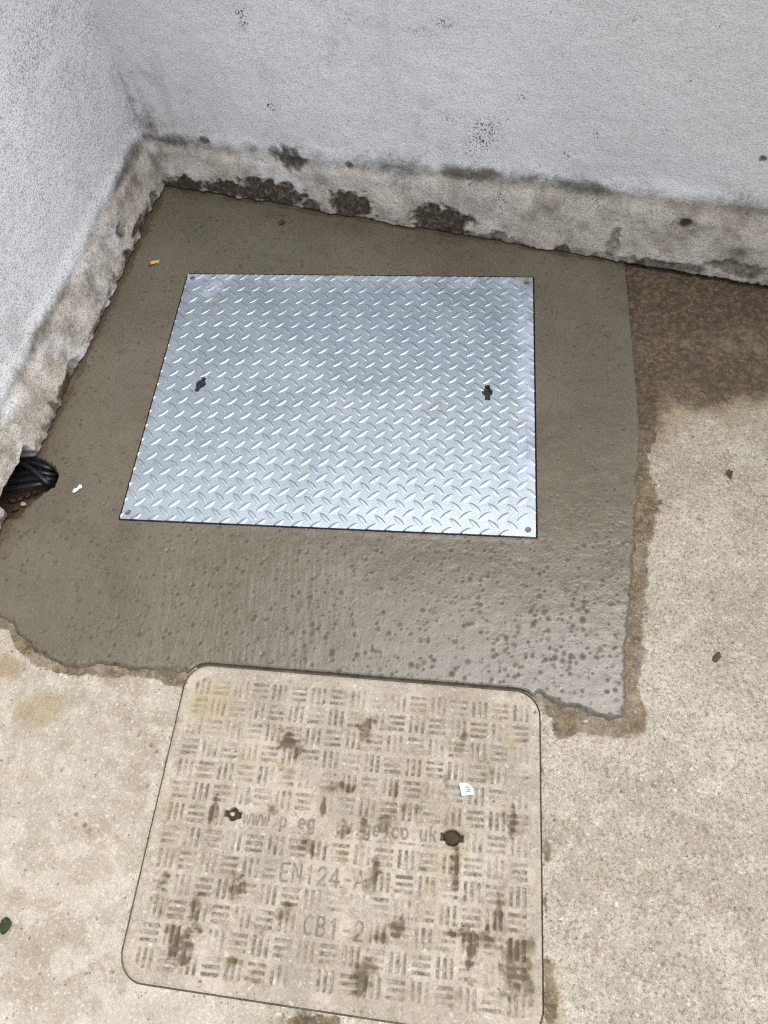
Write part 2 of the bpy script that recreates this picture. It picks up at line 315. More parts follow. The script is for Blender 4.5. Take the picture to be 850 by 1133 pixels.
def cover_face():
    k = NT('worn_cover_face')
    big = k.noise(7, 5, 0.62); mid = k.noise(45, 6, 0.68); fine = k.noise(260, 3, 0.65)
    c = k.mix(k.step(0.35, 0.66, big), (0.325, 0.288, 0.235), (0.43, 0.388, 0.325))
    c = k.mix(k.math('MULTIPLY', k.step(0.50, 0.66, mid), 0.75), c, (0.255, 0.215, 0.16))
    c = k.mix(k.math('MULTIPLY', k.step(0.52, 0.7, fine), 0.6), c, (0.22, 0.185, 0.145))
    c = k.mix(k.math('MULTIPLY', k.step(0.45, 0.32, fine), 0.5), c, (0.56, 0.52, 0.45))
    c = k.mix(k.math('MULTIPLY', k.step(0.52, 0.60, k.noise(15, 9, 0.75)), 0.45), c, (0.53, 0.485, 0.405))
    c = k.mix(k.math('MULTIPLY', k.step(0.46, 0.38, k.noise(11, 9, 0.75)), 0.5), c, (0.27, 0.245, 0.21))
    c = k.mix(k.math('MULTIPLY', k.step(0.60, 0.66, k.noise(70, 4, 0.7)), 0.6), c, (0.60, 0.565, 0.49))
    c = k.mix(k.math('MULTIPLY', k.step(0.50, 0.64, k.noise(9, 8, 0.72)), 0.32), c, (0.40, 0.32, 0.19))
    slot = k.attr('slot'); wear = k.step(0.36, 0.56, k.noise(30, 5, 0.72))
    c = k.mix(k.math('MULTIPLY', k.math('MULTIPLY', slot, wear), k.math('MULTIPLY_ADD', k.step(.35, .6, k.noise(140, 4, .7)), 0.95, 0.22)), c, (0.148, 0.130, 0.110))
    c = k.mix(k.math('MULTIPLY', k.attr('letter'), k.math('MULTIPLY_ADD', k.step(.35, .6, k.noise(70, 4, .7)), .55, .28)), c, (0.14, 0.122, 0.105))
    yel = k.ragged(k.attr('yellow'), k.noise(24, 6, 0.7), 1.0, 0.15, 1.1); c = k.mix(k.math('MULTIPLY', yel, 0.6), c, (0.36, 0.28, 0.14))
    mud = k.ragged(k.attr('mud'), k.noise(60, 7, 0.75), 1.25, 0.12, 0.95)
    c = k.mix(k.math('MULTIPLY', mud, 0.88), c, k.mix(mud, (0.25, 0.185, 0.09), k.mix(k.noise(120, 4), (0.04, 0.029, 0.015), (0.10, 0.076, 0.042))))
    hole = k.attr('hole'); c = k.mix(k.math('MULTIPLY', hole, 0.95), c, (0.05, 0.032, 0.02))
    k.set('Base Color', c); k.set('Roughness', k.math('SUBTRACT', 0.86, k.math('MULTIPLY', mud, 0.25))); k.set('Specular IOR Level', 0.35)
    k.set('Normal', k.bump(k.math('MULTIPLY_ADD', mid, 1.0, fine), 0.5, 0.0018)); return k.m
MAT_COVER = cover_face()
MAT_GAP = plain('grimy_dark_frame', (0.030, 0.025, 0.020), 0.85, 0, 0.6, 60)
MAT_JOINT = plain('dirt_filled_joint', (0.105, 0.09, 0.072), 0.9, 0, 0.95, 35, 1.0)
MAT_DIRT = plain('packed_dark_dirt', (0.05, 0.036, 0.024), 0.9, 0, 0.6, 150, 1.0)
MAT_GRIT = plain('grey_black_grit', (0.035, 0.037, 0.042), 0.6, 0, 0.9, 160, 1.0)
MAT_SCREW = plain('dull_screw_steel', (0.22, 0.20, 0.185), 0.5, 0.7, 0.5, 400)
MAT_CABLE = plain('black_cable_sheath', (0.012, 0.014, 0.021), 0.36, 0, 0.8, 90, 0.5)
MAT_PEBBLE = plain('red_brown_stone', (0.075, 0.047, 0.036), 0.75, 0, 0.6, 90, 0.6)
MAT_PALEPEB = plain('pale_stone', (0.50, 0.42, 0.32), 0.8, 0, 0.3, 90, 0.6)
MAT_PAPER = plain('white_paper', (0.60, 0.66, 0.69), 0.7, 0, 0.12, 300, 0.3)
MAT_YEL = plain('yellow_wrapper', (0.62, 0.42, 0.10), 0.45, 0, 0.25, 300, 0.3)
MAT_RED = plain('red_wrapper', (0.33, 0.03, 0.02), 0.45, 0, 0.25, 300, 0.3)
MAT_LEAF = plain('dead_leaf', (0.06, 0.042, 0.026), 0.7, 0, 0.5, 200, 0.6)
MAT_MOSS = plain('dark_green_moss', (0.028, 0.042, 0.018), 0.9, 0, 0.7, 250, 1.0)
MAT_INK = plain('printed_grey_ink', (0.10, 0.11, 0.13), 0.6)

# ------------------------------------------------------------------ outlines on the ground
CQ = UP([(209.8, 735.4), (596.4, 767.4), (600.7, 1155.8), (128.5, 1083.6)], ZG)           # corners of the old cover: far left, far right, near right, near left
RC = 0.040
def inset(q, r):
    q = np.asarray(q); c = q.mean(0); out = []
    n = len(q)
    for i in range(n):
        p, a, b = q[i], q[i - 1], q[(i + 1) % n]
        u = (a - p) / np.linalg.norm(a - p); v = (b - p) / np.linalg.norm(b - p); s = abs(u[0] * v[1] - u[1] * v[0])
        out.append(p + (u + v) * r / s)
    return np.array(out)
CQI = inset(CQ, RC)
def sd_cover(x, y): return sdf((x, y), CQI) - RC
def sd_plate(x, y):
    qx, qy = np.abs(x) - PLATE_W / 2, np.abs(y) - PLATE_L / 2
    return np.minimum(np.maximum(qx, qy), 0) + np.sqrt(np.maximum(qx, 0) ** 2 + np.maximum(qy, 0) ** 2)
PATCH_PX = [(150, 150), (345, 200), (520, 232), (690, 262), (704, 300), (707, 360), (712, 420), (712, 480), (709, 560), (704, 640), (698, 715), (698, 775),
            (692, 794), (676, 800), (656, 796), (640, 789), (622, 786), (606, 778), (597, 770), (585, 790), (400, 790), (220, 790), (203, 745), (185, 746), (168, 744), (150, 745), (132, 743), (112, 738),
            (96, 739), (80, 742), (62, 739), (46, 730), (34, 722), (22, 708), (12, 696), (0, 686), (-25, 665), (-60, 640), (-80, 560), (-40, 500), (60, 330)]
PATCH = UP(PATCH_PX, -0.004)
def sd_patch_outline(x, y): return sdf((x, y), PATCH) + 0.004 * fbm(x, y, 45, 3, 3) + 0.002 * fbm(x, y, 160, 2, 4)
HOLE = UP([(-60, 560), (-60, 500), (10, 500), (34, 504), (47, 509), (58, 516), (63, 526), (58, 538), (46, 545), (34, 555), (18, 572), (2, 572)], 0)
def sd_hole(x, y): return sdf((x, y), HOLE) + 0.003 * fbm(x, y, 90, 2, 9)

# ------------------------------------------------------------------ old concrete ground
def axis(lo, hi, step, far):
    f = np.arange(lo, hi + step, step); o = np.cumsum(step * 1.35 ** np.arange(1, 40)); o = o[o < far]
    return np.concatenate([(lo - o)[::-1], f, hi + step + o])
gx, gy = axis(-0.72, 0.98, 0.0034, 60), axis(-1.20, 0.62, 0.0034, 60)
X, Y = np.meshgrid(gx, gy)
fn = lambda x, y: sd_cover(x, y) - 0.0024
X, Y = snap(X, Y, fn, 0.0026)
sp_ = sd_patch_outline(X, Y); sc_ = fn(X, Y)
Z = ZG + 0.0014 * fbm(X, Y, 11, 4, 1) * smooth(0, 0.05, np.abs(sc_) + 0.0) + 0.0006 * fbm(X, Y, 70, 3, 2)
Z -= 0.055 * smooth(0.02, 0.05, -sp_)                                                     # dug out under the new cement
Z = np.where(Z < ZG - 0.03, ZG - 0.055, Z)
stain = np.zeros(X.shape); rust = np.zeros(X.shape); yellow = np.zeros(X.shape); black = np.zeros(X.shape)
ST = UP([(640, 215), (860, 225), (1100, 230), (1100, 470), (900, 452), (850, 436), (815, 446), (780, 448), (755, 452), (738, 470), (690, 480)], ZG)
d = sdf((X, Y), ST); stain = np.maximum(stain, smooth(0.10, -0.10, d + 0.06 * fbm(X, Y, 9, 5, 5)) * (0.90 + 0.42 * fbm(X, Y, 8, 4, 6)))
yellow = np.maximum(yellow, .75 * smooth(0.11, 0.0, d + .05 * fbm(X, Y, 12, 5, 15)))
right = smooth(0.38, 0.47, X) * smooth(0.16, 0.05, Y)
wid = 0.036 + 0.034 * fbm(X, Y, 8, 4, 7) + .012 * smooth(-.1, .05, Y)
rust = np.maximum(rust, smooth(wid, wid * 0.15, sp_) * right * 1.0)
rust = np.maximum(rust, smooth(0.030, 0.008, sp_) * smooth(0.36, 0.44, X) * smooth(-0.5, -0.6, Y) * smooth(0.56, 0.48, X) * 0.95)
left = smooth(-0.18, -0.22, X) * smooth(-0.35, -0.45, Y)
wl = 0.014 + 0.018 * fbm(X, Y, 12, 3, 8)
rust = np.maximum(rust, smooth(wl + 0.008, wl * 0.3, sp_) * left * 0.95)
rust = np.maximum(rust, 0.5 * smooth(0.016, 0.004, sp_) * smooth(0.3, 0.5, X + 0.2))
for (px, py, rx, ry, a) in [(606, 942, .006, .018, .7), (609, 1112, .012, .05, .75), (352, 1134, .05, .010, .8), (624, 806, .02, .014, .8), (603, 1000, .004, .012, .6), (190, 752, .02, .012, .9)]:
    c = U(px, py, ZG); rust = np.maximum(rust, a * blob(X, Y, c[0], c[1], rx, ry, .6, 45, int(px), .5))
for (px, py, rx, ry, a) in [(42, 786, .045, .04, .8), (8, 738, .03, .025, .8), (20, 855, .05, .03, .35), (700, 520, .03, .1, .5), (735, 690, .02, .03, .3), (610, 1110, .02, .05, .7), (700, 980, .10, .06, .25), (780, 690, .12, .08, .2), (60, 960, .1, .07, .25)]:
    c = U(px, py, ZG); yellow = np.maximum(yellow, a * blob(X, Y, c[0], c[1], rx, ry, .5, 22, int(px), .6))
for (px, py, r) in [(737, 322, .0), (756, 315, .018), (616, 806, .013), (624, 812, .01), (607, 944, .01), (602, 998, .007), (637, 1019, .008), (739, 817, .011), (720, 650, .010), (718, 685, .008), (731, 556, .010), (730, 480, .013), (716, 440, .02),
                     (760, 440, .014), (700, 470, .012), (802, 440, .018), (68, 853, .006), (125, 905, .007), (340, 1128, .03), (252, 1131, .012), (124, 1076, .006), (655, 1040, .009), (640, 1010, .006), (742, 827, .009), (782, 790, .006), (690, 870, .006), (823, 905, .006), (760, 640, .006), (700, 1100, .01), (795, 1110, .009), (650, 900, .007)]:
    if r:
        c = U(px, py, ZG); black = np.maximum(black, (.35 + .3 * ((px * 7 + py) % 5) / 5) * blob(X, Y, c[0], c[1], r * .8, r, .9, 110, int(px), .8))
jn = smooth(0.009, 0.001, sc_) * (0.5 + 0.7 * fbm(X, Y, 22, 3, 12)); black = np.maximum(black, 0.6 * jn)
sandy = smooth(-.1, .5, X + .12 * fbm(X, Y, 4, 3, 14))
keep = (cellmean(sc_) > 0)
g = link('ground', grid('ground', X, Y, Z, dict(stain=stain, rust=rust, yellow=yellow, black=black, sandy=sandy), keep, 0.02), MAT_GROUND)
tag(g, 'worn beige concrete ground with brown stains', None, None, 'structure')

# ------------------------------------------------------------------ walls
TC = U(183, 207)                                                                           # foot of the inner corner
WB = U(695, 293) - TC; WB = WB / np.linalg.norm(WB); NB = np.array([WB[1], -WB[0], 0])     # along the back wall, and out of it
WL = U(55, 480) - TC; WL = WL / np.linalg.norm(WL); NL = np.array([-WL[1], WL[0], 0])
TOE, WALL_H, THICK = 0.035, 2.0, 0.22
def wall_pt(px, py, e, n, dd):
    r = ray(px, py); o = TC - n * dd; t = np.dot(o - CAM, n) / np.dot(r, n); p = CAM + t * r; q = p - TC
    return np.dot(q, e), p[2]
def wall_blobs(Sx, Zx, e, n, rows, dd):
    out = np.zeros(Sx.shape)
    for i, (px, py, rx, ry, a) in enumerate(rows):
        s0, z0 = wall_pt(px, py, e, n, dd); s1, _ = wall_pt(px + rx, py, e, n, dd); _, z1 = wall_pt(px, py + ry, e, n, dd)
        out = np.maximum(out, a * blob(Sx, Zx, s0, z0, abs(s1 - s0) + .001, abs(z1 - z0) + .001, .45, 45, i + int(px), .45))
    return out
def build_wall(name, e, n, mat, crease, dampf, dirtf, specf, baref, notch, s_end, fine_end, flip, label, plabel, seed):
    s0 = -0.13
    s = np.concatenate([np.arange(s0, fine_end, 0.003), fine_end + np.cumsum(0.003 * 1.3 ** np.arange(1, 30))]); s = np.concatenate([s[s < s_end], [s_end]])
    zc = crease(s)
    def pts(Sx, Dx, Zx):
        return TC[0] + e[0] * Sx + n[0] * Dx, TC[1] + e[1] * Sx + n[1] * Dx, Zx
    def masks(Sx, Zx, Dd):
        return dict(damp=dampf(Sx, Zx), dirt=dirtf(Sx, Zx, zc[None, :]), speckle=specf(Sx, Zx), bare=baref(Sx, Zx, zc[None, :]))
    # upper wall, over the top and down the back
    t = np.concatenate([np.arange(0, 0.52, 0.003), np.array([.55, .6, .7, .9, 1.2, 1.6])])
    Zu = zc[None, :] + t[:, None] * (WALL_H - zc[None, :]) / 1.6 * np.where(t < .52, 1.6 / (WALL_H - .15), 1)[:, None]
    Zu = np.minimum(Zu, WALL_H); Zu[-1] = WALL_H
    Su = np.broadcast_to(s, Zu.shape).copy()
    soft = smooth(0.05, 0.0, Zu - zc[None, :])
    base = lambda a, b: 0.0025 * fbm(a, b, 5, 3, seed) + 0.0008 * fbm(a, b, 40, 3, seed + 1)
    Du = -TOE + base(Su, Zu) + 0.006 * soft ** 2
    at = masks(Su, Zu, Du)
    for dback, zz in ((-TOE - THICK, WALL_H), (-TOE - THICK, -0.1)):
        Zu = np.vstack([Zu, np.full((1, len(s)), zz)]); Su = np.vstack([Su, s[None]]); Du = np.vstack([Du, np.full((1, len(s)), dback)])
        at = {k: np.vstack([a, np.zeros((1, len(s)))]) for k, a in at.items()}
    x, y, z = pts(Su, Du, Zu)
    wall = link(name, grid(name, x, y, z, at, flip=flip), mat); tag(wall, label, 'wall')
    # flared skirting below the crease
    m = 52; t = np.linspace(0, 1, m)
    Zp = zc[None, :] * (1 - t[:, None]); lip = 0.003 + 0.0013 * fbm(s, s * 0 + 3.3, 22, 4, seed + 2)
    Zp = np.maximum(Zp, 0) + lip[None, :] * t[:, None]
    Sp = np.broadcast_to(s, Zp.shape).copy()
    Dp = -TOE + base(Sp, Zp) + 0.006 * (1 - smooth(0, .25, t))[:, None] ** 2 + TOE * (0.25 * smooth(0.02, .3, t) + .75 * t ** 1.25)[:, None]
    amp = smooth(0, .2, t)[:, None]
    Dp = Dp + amp * (0.0030 * fbm(Sp, Zp, 10, 3, seed + 4) + 0.0006 * fbm(Sp, Zp, 75, 3, seed + 5))
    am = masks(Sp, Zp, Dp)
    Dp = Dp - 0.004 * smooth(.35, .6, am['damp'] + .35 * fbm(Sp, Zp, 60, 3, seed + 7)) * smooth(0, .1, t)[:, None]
    Dp = Dp - 0.004 * smooth(.86, 1.0, t)[:, None] * (0.5 + .8 * fbm(Sp, Zp * 0, 40, 3, seed + 8)).clip(0, 1.2)                  # the foot is broken away underneath
    if notch is not None: Dp = Dp - 0.060 * notch(Sp, Zp)
    for dz, dd in ((-0.004, -0.012), (-0.05, -0.02)):
        Zp = np.vstack([Zp, Zp[-1:] * 0 + dz]); Sp = np.vstack([Sp, s[None]]); Dp = np.vstack([Dp, Dp[m - 1:m] + dd])
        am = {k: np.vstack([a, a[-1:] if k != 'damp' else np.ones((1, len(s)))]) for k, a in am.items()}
    x, y, z = pts(Sp, Dp, Zp)
    p = link('plinth', grid('plinth', x, y, z, am, flip=not flip), mat, wall); p['label'] = plabel
    return wall

# back wall
cb = np.array([wall_pt(px, py, WB, NB, TOE) for px, py in [(150, 145), (175, 152), (250, 160), (330, 171), (420, 180), (480, 186), (600, 198), (700, 211), (760, 218), (850, 226)]])
def crease_b(s): return np.interp(s, cb[:, 0], cb[:, 1]) + 0.004 * fbm(s, s * 0, 8, 3, 21)
DB = [(318, 178, 17, 12, .85), (300, 172, 6, 6, .6), (252, 207, 24, 8, 1.0), (300, 212, 36, 11, 1.1), (345, 226, 14, 6, .8), (390, 226, 22, 12, 1.2), (490, 243, 33, 13, 1.2), (208, 201, 18, 7, 1.0), (470, 238, 12, 6, .9),
      (625, 273, 10, 6, .8), (552, 258, 14, 5, .6), (678, 268, 9, 18, .55), (195, 215, 10, 8, 1.0), (222, 159, 6, 4, .85), (759, 248, 8, 5, .85), (740, 290, 50, 6, .7), (815, 295, 40, 8, .65), (660, 285, 30, 5, .7), (843, 182, 5, 3, .8), (385, 187, 5, 4, .7)]
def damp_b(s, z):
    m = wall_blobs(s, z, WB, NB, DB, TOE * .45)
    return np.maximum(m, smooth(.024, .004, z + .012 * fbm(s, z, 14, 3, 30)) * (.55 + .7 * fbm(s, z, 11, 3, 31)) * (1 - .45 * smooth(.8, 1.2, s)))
def dirt_b(s, z, zc):
    up = z - zc
    line = smooth(.030, .000, np.abs(up - .002 + .008 * fbm(s, z, 12, 3, 32))) * (.52 + .95 * fbm(s, z * .5, 8, 5, 33)) * (1 - .25 * smooth(1.0, 1.3, s))
    haze = smooth(.07, 0, up) * smooth(-.05, .0, up) * .5 * (.6 + .9 * fbm(s, z, 7, 3, 34))
    low = smooth(.0, -.06, up) * .75 * (fbm(s, z, 11, 5, 35) + .16 + .25 * smooth(.25, 0, s)).clip(0, 1)
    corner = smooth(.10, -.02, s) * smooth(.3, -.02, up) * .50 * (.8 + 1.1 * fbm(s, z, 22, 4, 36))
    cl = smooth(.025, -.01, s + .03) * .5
    return np.clip(np.maximum.reduce([line, haze, low, corner, cl * smooth(.35, 0, up)]), 0, 1)
SB = [(538, 148, 18, 16, .9), (525, 160, 12, 22, .6), (488, 25, 14, 5, .7), (460, 32, 20, 4, .35), (268, 22, 5, 14, .8), (300, 118, 4, 4, 1.4), (262, 12, 4, 5, 1.2), (578, 107, 5, 7, .7), (627, 170, 4, 4, 1.3), (500, 130, 12, 6, .5), (410, 22, 10, 5, .4),
      (735, 145, 3, 3, 1.0), (660, 148, 3, 3, 1.0), (386, 20, 8, 8, .5), (660, 220, 6, 6, .6), (450, 200, 14, 20, .4), (520, 195, 12, 14, .5), (700, 20, 4, 4, .5), (764, 88, 3, 3, .9), (557, 212, 8, 12, .7)]
def spec_b(s, z): return wall_blobs(s, z, WB, NB, SB, TOE)
def bare_b(s, z, zc):
    up = z - zc
    b = smooth(.012, -.02, up) * (.72 + .5 * smooth(.5, 1.2, s) + .5 * fbm(s, z, 9, 4, 38))
    up2 = smooth(.16, .0, up) * smooth(.35, .05, s) * .45 + smooth(.10, 0, up) * smooth(1.15, 1.5, s) * .5
    return np.clip(np.maximum(b, up2), 0, 1)
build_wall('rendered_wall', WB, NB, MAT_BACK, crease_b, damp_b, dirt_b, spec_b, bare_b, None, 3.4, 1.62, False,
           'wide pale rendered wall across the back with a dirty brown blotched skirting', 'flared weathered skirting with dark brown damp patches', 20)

# left wall
cl_ = np.array([wall_pt(px, py, WL, NL, TOE) for px, py in [(160, 140), (148, 158), (128, 195), (110, 230), (70, 310), (30, 388), (0, 440)]])
def crease_l(s): return np.interp(s, cl_[:, 0], cl_[:, 1]) + 0.004 * fbm(s, s * 0, 8, 3, 41)
DL = [(150, 250, 12, 6, .9), (140, 285, 6, 16, .9), (135, 255, 8, 10, .7), (128, 315, 7, 22, .6), (80, 420, 7, 18, .7), (60, 455, 6, 22, .8), (168, 222, 6, 14, .7), (105, 360, 6, 14, .6), (140, 170, 6, 10, .3), (8, 590, 10, 22, 1.0)]
def damp_shade_l(s, z):
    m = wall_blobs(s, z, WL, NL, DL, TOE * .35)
    return np.maximum(m, smooth(.040, .006, z + .016 * fbm(s, z, 14, 3, 50)) * (.62 + .7 * fbm(s, z, 10, 3, 51)))  # strip along the foot: brown soil plus its shadow band painted in
def dirt_l(s, z, zc):
    up = z - zc
    line = smooth(.034, .002, np.abs(up + .006 + .008 * fbm(s, z, 12, 3, 52))) * (.62 + .85 * fbm(s, z * .5, 8, 5, 53)) * (.75 + .25 * smooth(.2, 0, s))
    haze = smooth(.06, 0, up) * smooth(-.04, .0, up) * .25 * (.5 + .9 * fbm(s, z, 7, 3, 54))
    low = smooth(.0, -.05, up) * .75 * (fbm(s, z, 11, 5, 55) + .24 + .25 * smooth(.25, 0, s)).clip(0, 1)
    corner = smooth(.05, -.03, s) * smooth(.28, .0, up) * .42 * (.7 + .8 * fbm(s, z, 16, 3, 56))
    return np.clip(np.maximum.reduce([line, haze, low, corner]), 0, 1)
SL = [(45, 45, 40, 30, .5), (20, 100, 30, 20, .35), (75, 90, 20, 20, .4), (100, 30, 15, 20, .5), (75, 15, 12, 12, .5), (60, 130, 30, 30, .2)]
def spec_l(s, z): return wall_blobs(s, z, WL, NL, SL, TOE)
def bare_l(s, z, zc):
    up = z - zc
    return np.clip(smooth(.008, -.02, up) * (.78 + .55 * fbm(s, z, 9, 4, 58)), 0, 1)
hs_ = sorted(np.dot(np.array([*U(px, py), ])[:3] - TC, WL) for px, py in [(40, 505), (8, 566)])
def notch_l(s, z): return smooth(hs_[0] - .004, hs_[0] + .008, s + .006 * fbm(s, z, 40, 2, 61)) * smooth(hs_[1] + .006, hs_[1] - .010, s) * smooth(.040, .030, z + .006 * fbm(s, z, 35, 2, 62))
build_wall('rendered_wall', WL, NL, MAT_SIDE, crease_l, damp_shade_l, dirt_l, spec_l, bare_l, notch_l, 3.0, 1.16, True,
           'coarse bluish white rendered wall at left with cables leaving its foot', 'flared weathered skirting with a broken foot', 40)

# ------------------------------------------------------------------ new cement patch
st = 0.0019
X, Y = np.meshgrid(np.arange(-0.80, 0.60, st), np.arange(-0.66, 0.80, st))
GX0, GY0 = X.copy(), Y.copy()
f_pl = lambda x, y: sd_plate(x, y) - 0.0034
f_co = lambda x, y: sd_cover(x, y) - 0.0052
X, Y = snap(X, Y, f_pl, 0.0015); X, Y = snap(X, Y, f_co, 0.0015)
so = sd_patch_outline(X, Y); dp = f_pl(X, Y); dc = f_co(X, Y); dh = sd_hole(X, Y)
Z = np.full(X.shape, -0.0012) + 0.0009 * fbm(X, Y, 7, 3, 71) * smooth(0, .05, dp) + 0.00035 * fbm(X, Y, 45, 3, 72)
Z += 0.00030 * fbm(X * 1.0 + .1 * Y, Y * .10, 130, 3, 73) * smooth(-.3, -.4, Y) * smooth(0.15, -.02, X) + .00012 * fbm(X * .15, Y, 120, 3, 74) * smooth(.4, .46, X)
pit = np.zeros(X.shape)
def crater(cx, cy, r, depth, dark, rim=.45):
    i0, i1 = int((cx - 2.2 * r - GX0[0, 0]) / st), int((cx + 2.2 * r - GX0[0, 0]) / st) + 2
    j0, j1 = int((cy - 2.2 * r - GY0[0, 0]) / st), int((cy + 2.2 * r - GY0[0, 0]) / st) + 2
    if i0 < 0 or j0 < 0 or i1 >= X.shape[1] or j1 >= X.shape[0]: return
    x, y = X[j0:j1, i0:i1], Y[j0:j1, i0:i1]; q = np.sqrt((x - cx) ** 2 + ((y - cy) * random.uniform(.8, 1.2)) ** 2) / r
    Z[j0:j1, i0:i1] += depth * (-np.exp(-(q / .6) ** 2) + rim * np.exp(-((q - 1.05) / .3) ** 2))
    pit[j0:j1, i0:i1] = np.maximum(pit[j0:j1, i0:i1], dark * np.exp(-(q / .8) ** 4))
n = 0
while n < 4600:
    px, py = random.uniform(0, 712), random.uniform(215, 800)
    c = U(px, py)
    dens = .62 + .38 * (py > 590) * min(1, (px + 260) / 550); dens *= .55 + 1.3 * max(0, float(fbm(np.array([c[0]]), np.array([c[1]]), 10, 2, 75)[0]) + .15)
    if random.random() > dens: continue
    n += 1; r = random.choice([.0020, .0024, .0028, .0034, .0042, .0050]) * random.uniform(.8, 1.2)
    crater(c[0], c[1], r, r * random.uniform(.06, .20), random.uniform(.35, 1.0), random.uniform(.1, .4))
for k in range(150):                                                                        # larger flat drip marks near the front
    px, py = random.uniform(120, 690), random.uniform(600, 785)
    if random.random() > (px - 60) / 420 or random.random() > (py - 520) / 240: continue
    c = U(px, py); crater(c[0], c[1], random.uniform(.0042, .0068), random.uniform(.00015, .0004), random.uniform(.6, 1.0), .2)
for px, py, r in [(268, 632, .006), (262, 628, .005), (248, 618, .004), (240, 630, .004), (305, 640, .005), (213, 647, .005), (345, 690, .006), (367, 720, .006), (518, 690, .006), (520, 640, .006), (645, 685, .007), (632, 725, .006), (614, 727, .006), (645, 726, .007), (672, 765, .006),
                  (330, 655, .005), (122, 698, .005), (200, 668, .004), (110, 655, .004), (250, 700, .005), (180, 705, .005), (345, 640, .005), (430, 700, .006), (455, 735, .007), (500, 745, .007), (590, 690, .006), (560, 705, .006), (480, 730, .006)]:
    c = U(px, py); crater(c[0], c[1], r, .0005, 1.0, .25)
Z += .0007 * smooth(.012, .001, dp) * (.5 + .8 * fbm(X, Y, 25, 3, 83)).clip(0, 1)                    # cement pushed up against the plate
rim = np.maximum(smooth(0.0, -0.013, so + .004 * fbm(X, Y, 30, 2, 82)), 0); rimc = smooth(0, .0032, dc)
Z = Z + (ZG - .006 - Z) * (1 - rim) * .95
Z = Z + (ZG - .001 - Z) * (1 - rimc) * .18
Z = Z - .048 * smooth(.004, -.006, dh)
soil = np.maximum(smooth(.0, -.008, dh), .0)
tl = seg_dist(X, Y, [tuple((TC + WL * a)[:2]) for a in (0, 1.3)]); tb = seg_dist(X, Y, [tuple((TC + WB * a)[:2]) for a in (0, 1.25)])
soil = np.maximum(soil, smooth(.016, .002, tl + .010 * fbm(X, Y, 18, 3, 77)) * .8); soil = np.maximum(soil, smooth(.012, .001, tb + .010 * fbm(X, Y, 20, 3, 78)) * .75)
soil = np.maximum(soil, .85 * smooth(-.030, .002, so + .022 * fbm(X, Y, 16, 4, 84)) * smooth(.40, .46, X) * smooth(.02, .14, Y))
soil = np.maximum(soil, .55 * smooth(-.006, -.001, so) * smooth(0, .1, np.abs(X + .05)))
soil = np.maximum(soil, .6 * smooth(.006, .0, dc) * (.5 + fbm(X, Y, 30, 3, 79)))
grey = smooth(-.36, -.62, Y + .05 * fbm(X, Y, 6, 3, 80)) * smooth(-.2, .25, X)
keep = (cellmean(so) < 0.004) & (cellmean(dp) > 0) & (cellmean(dc) > 0)
patch = link('cement_patch', grid('cement_patch', X, Y, Z, dict(pit=pit, soil=soil, grey=grey, edge=1 - smooth(-.006, -.022, so)), keep, 0.016, dict(soil=0.0)), MAT_PATCH)
tag(patch, 'damp grey brown patch of fresh cement round the shiny steel cover', 'cement patch')

# ------------------------------------------------------------------ steel cover
steel = empty('steel_cover', (0, 0, 0)); tag(steel, 'shiny galvanised chequer plate cover set in the wet cement', 'access cover')
HW, HL = PLATE_W / 2, PLATE_L / 2
def keyhole_outline(c, ang, w=1.0):
    pts = []
    for k in range(48):
        a = 2 * math.pi * k / 48; ca, sa = math.cos(a), math.sin(a)
        r = .0108 * w
        slot = 0.0052                                                 # half width of the slot crossing the round hole
        if abs(ca) * .02 < slot * max(abs(sa), 1e-6) * 1.02 * (0.02 / .02): pass
        rs = min(.0195 / max(abs(sa), 1e-6), slot / max(abs(ca), 1e-6))
        rr = max(r, min(rs, .0195)) * (1 + .05 * math.sin(3 * a + c[0] * 40))
        x, y = rr * ca, rr * sa
        pts.append((c[0] + x * math.cos(ang) - y * math.sin(ang), c[1] + x * math.sin(ang) + y * math.cos(ang)))
    return pts
KH = [keyhole_outline(U(222, 425)[:2], -.28), keyhole_outline(U(539.5, 434)[:2], .02)]
bm = bmesh.new()
def loop(pts, z=0.0):
    vs = [bm.verts.new((x, y, z)) for x, y in pts]; return vs, [bm.edges.new((vs[i], vs[(i + 1) % len(vs)])) for i in range(len(vs))]
def rect_pts(n=40):
    P = []
    for i in range(n): P.append((-HW + 2 * HW * i / n, -HL))
    for i in range(n): P.append((HW, -HL + 2 * HL * i / n))
    for i in range(n): P.append((HW - 2 * HW * i / n, HL))
    for i in range(n): P.append((-HW, HL - 2 * HL * i / n))
    return P
vo, eo = loop(rect_pts()); es = list(eo); rims = [vo]
for kp in KH: v, e_ = loop(kp); es += e_; rims.append(v)
bmesh.ops.triangle_fill(bm, edges=es, use_beauty=True, normal=(0, 0, 1))
for f in bm.faces:
    if f.normal.z < 0: f.normal_flip()
for vs in rims:
    t_ = [bm.verts.new(v.co) for v in vs]; lo = [bm.verts.new((v.co.x, v.co.y, -.006)) for v in vs]
    for i in range(len(vs)): j = (i + 1) % len(vs); bm.faces.new((t_[j], t_[i], lo[i], lo[j]) if vs is vo else (t_[j], t_[i], lo[i], lo[j]))
me = bpy.data.meshes.new('plate'); bm.to_mesh(me); bm.free()
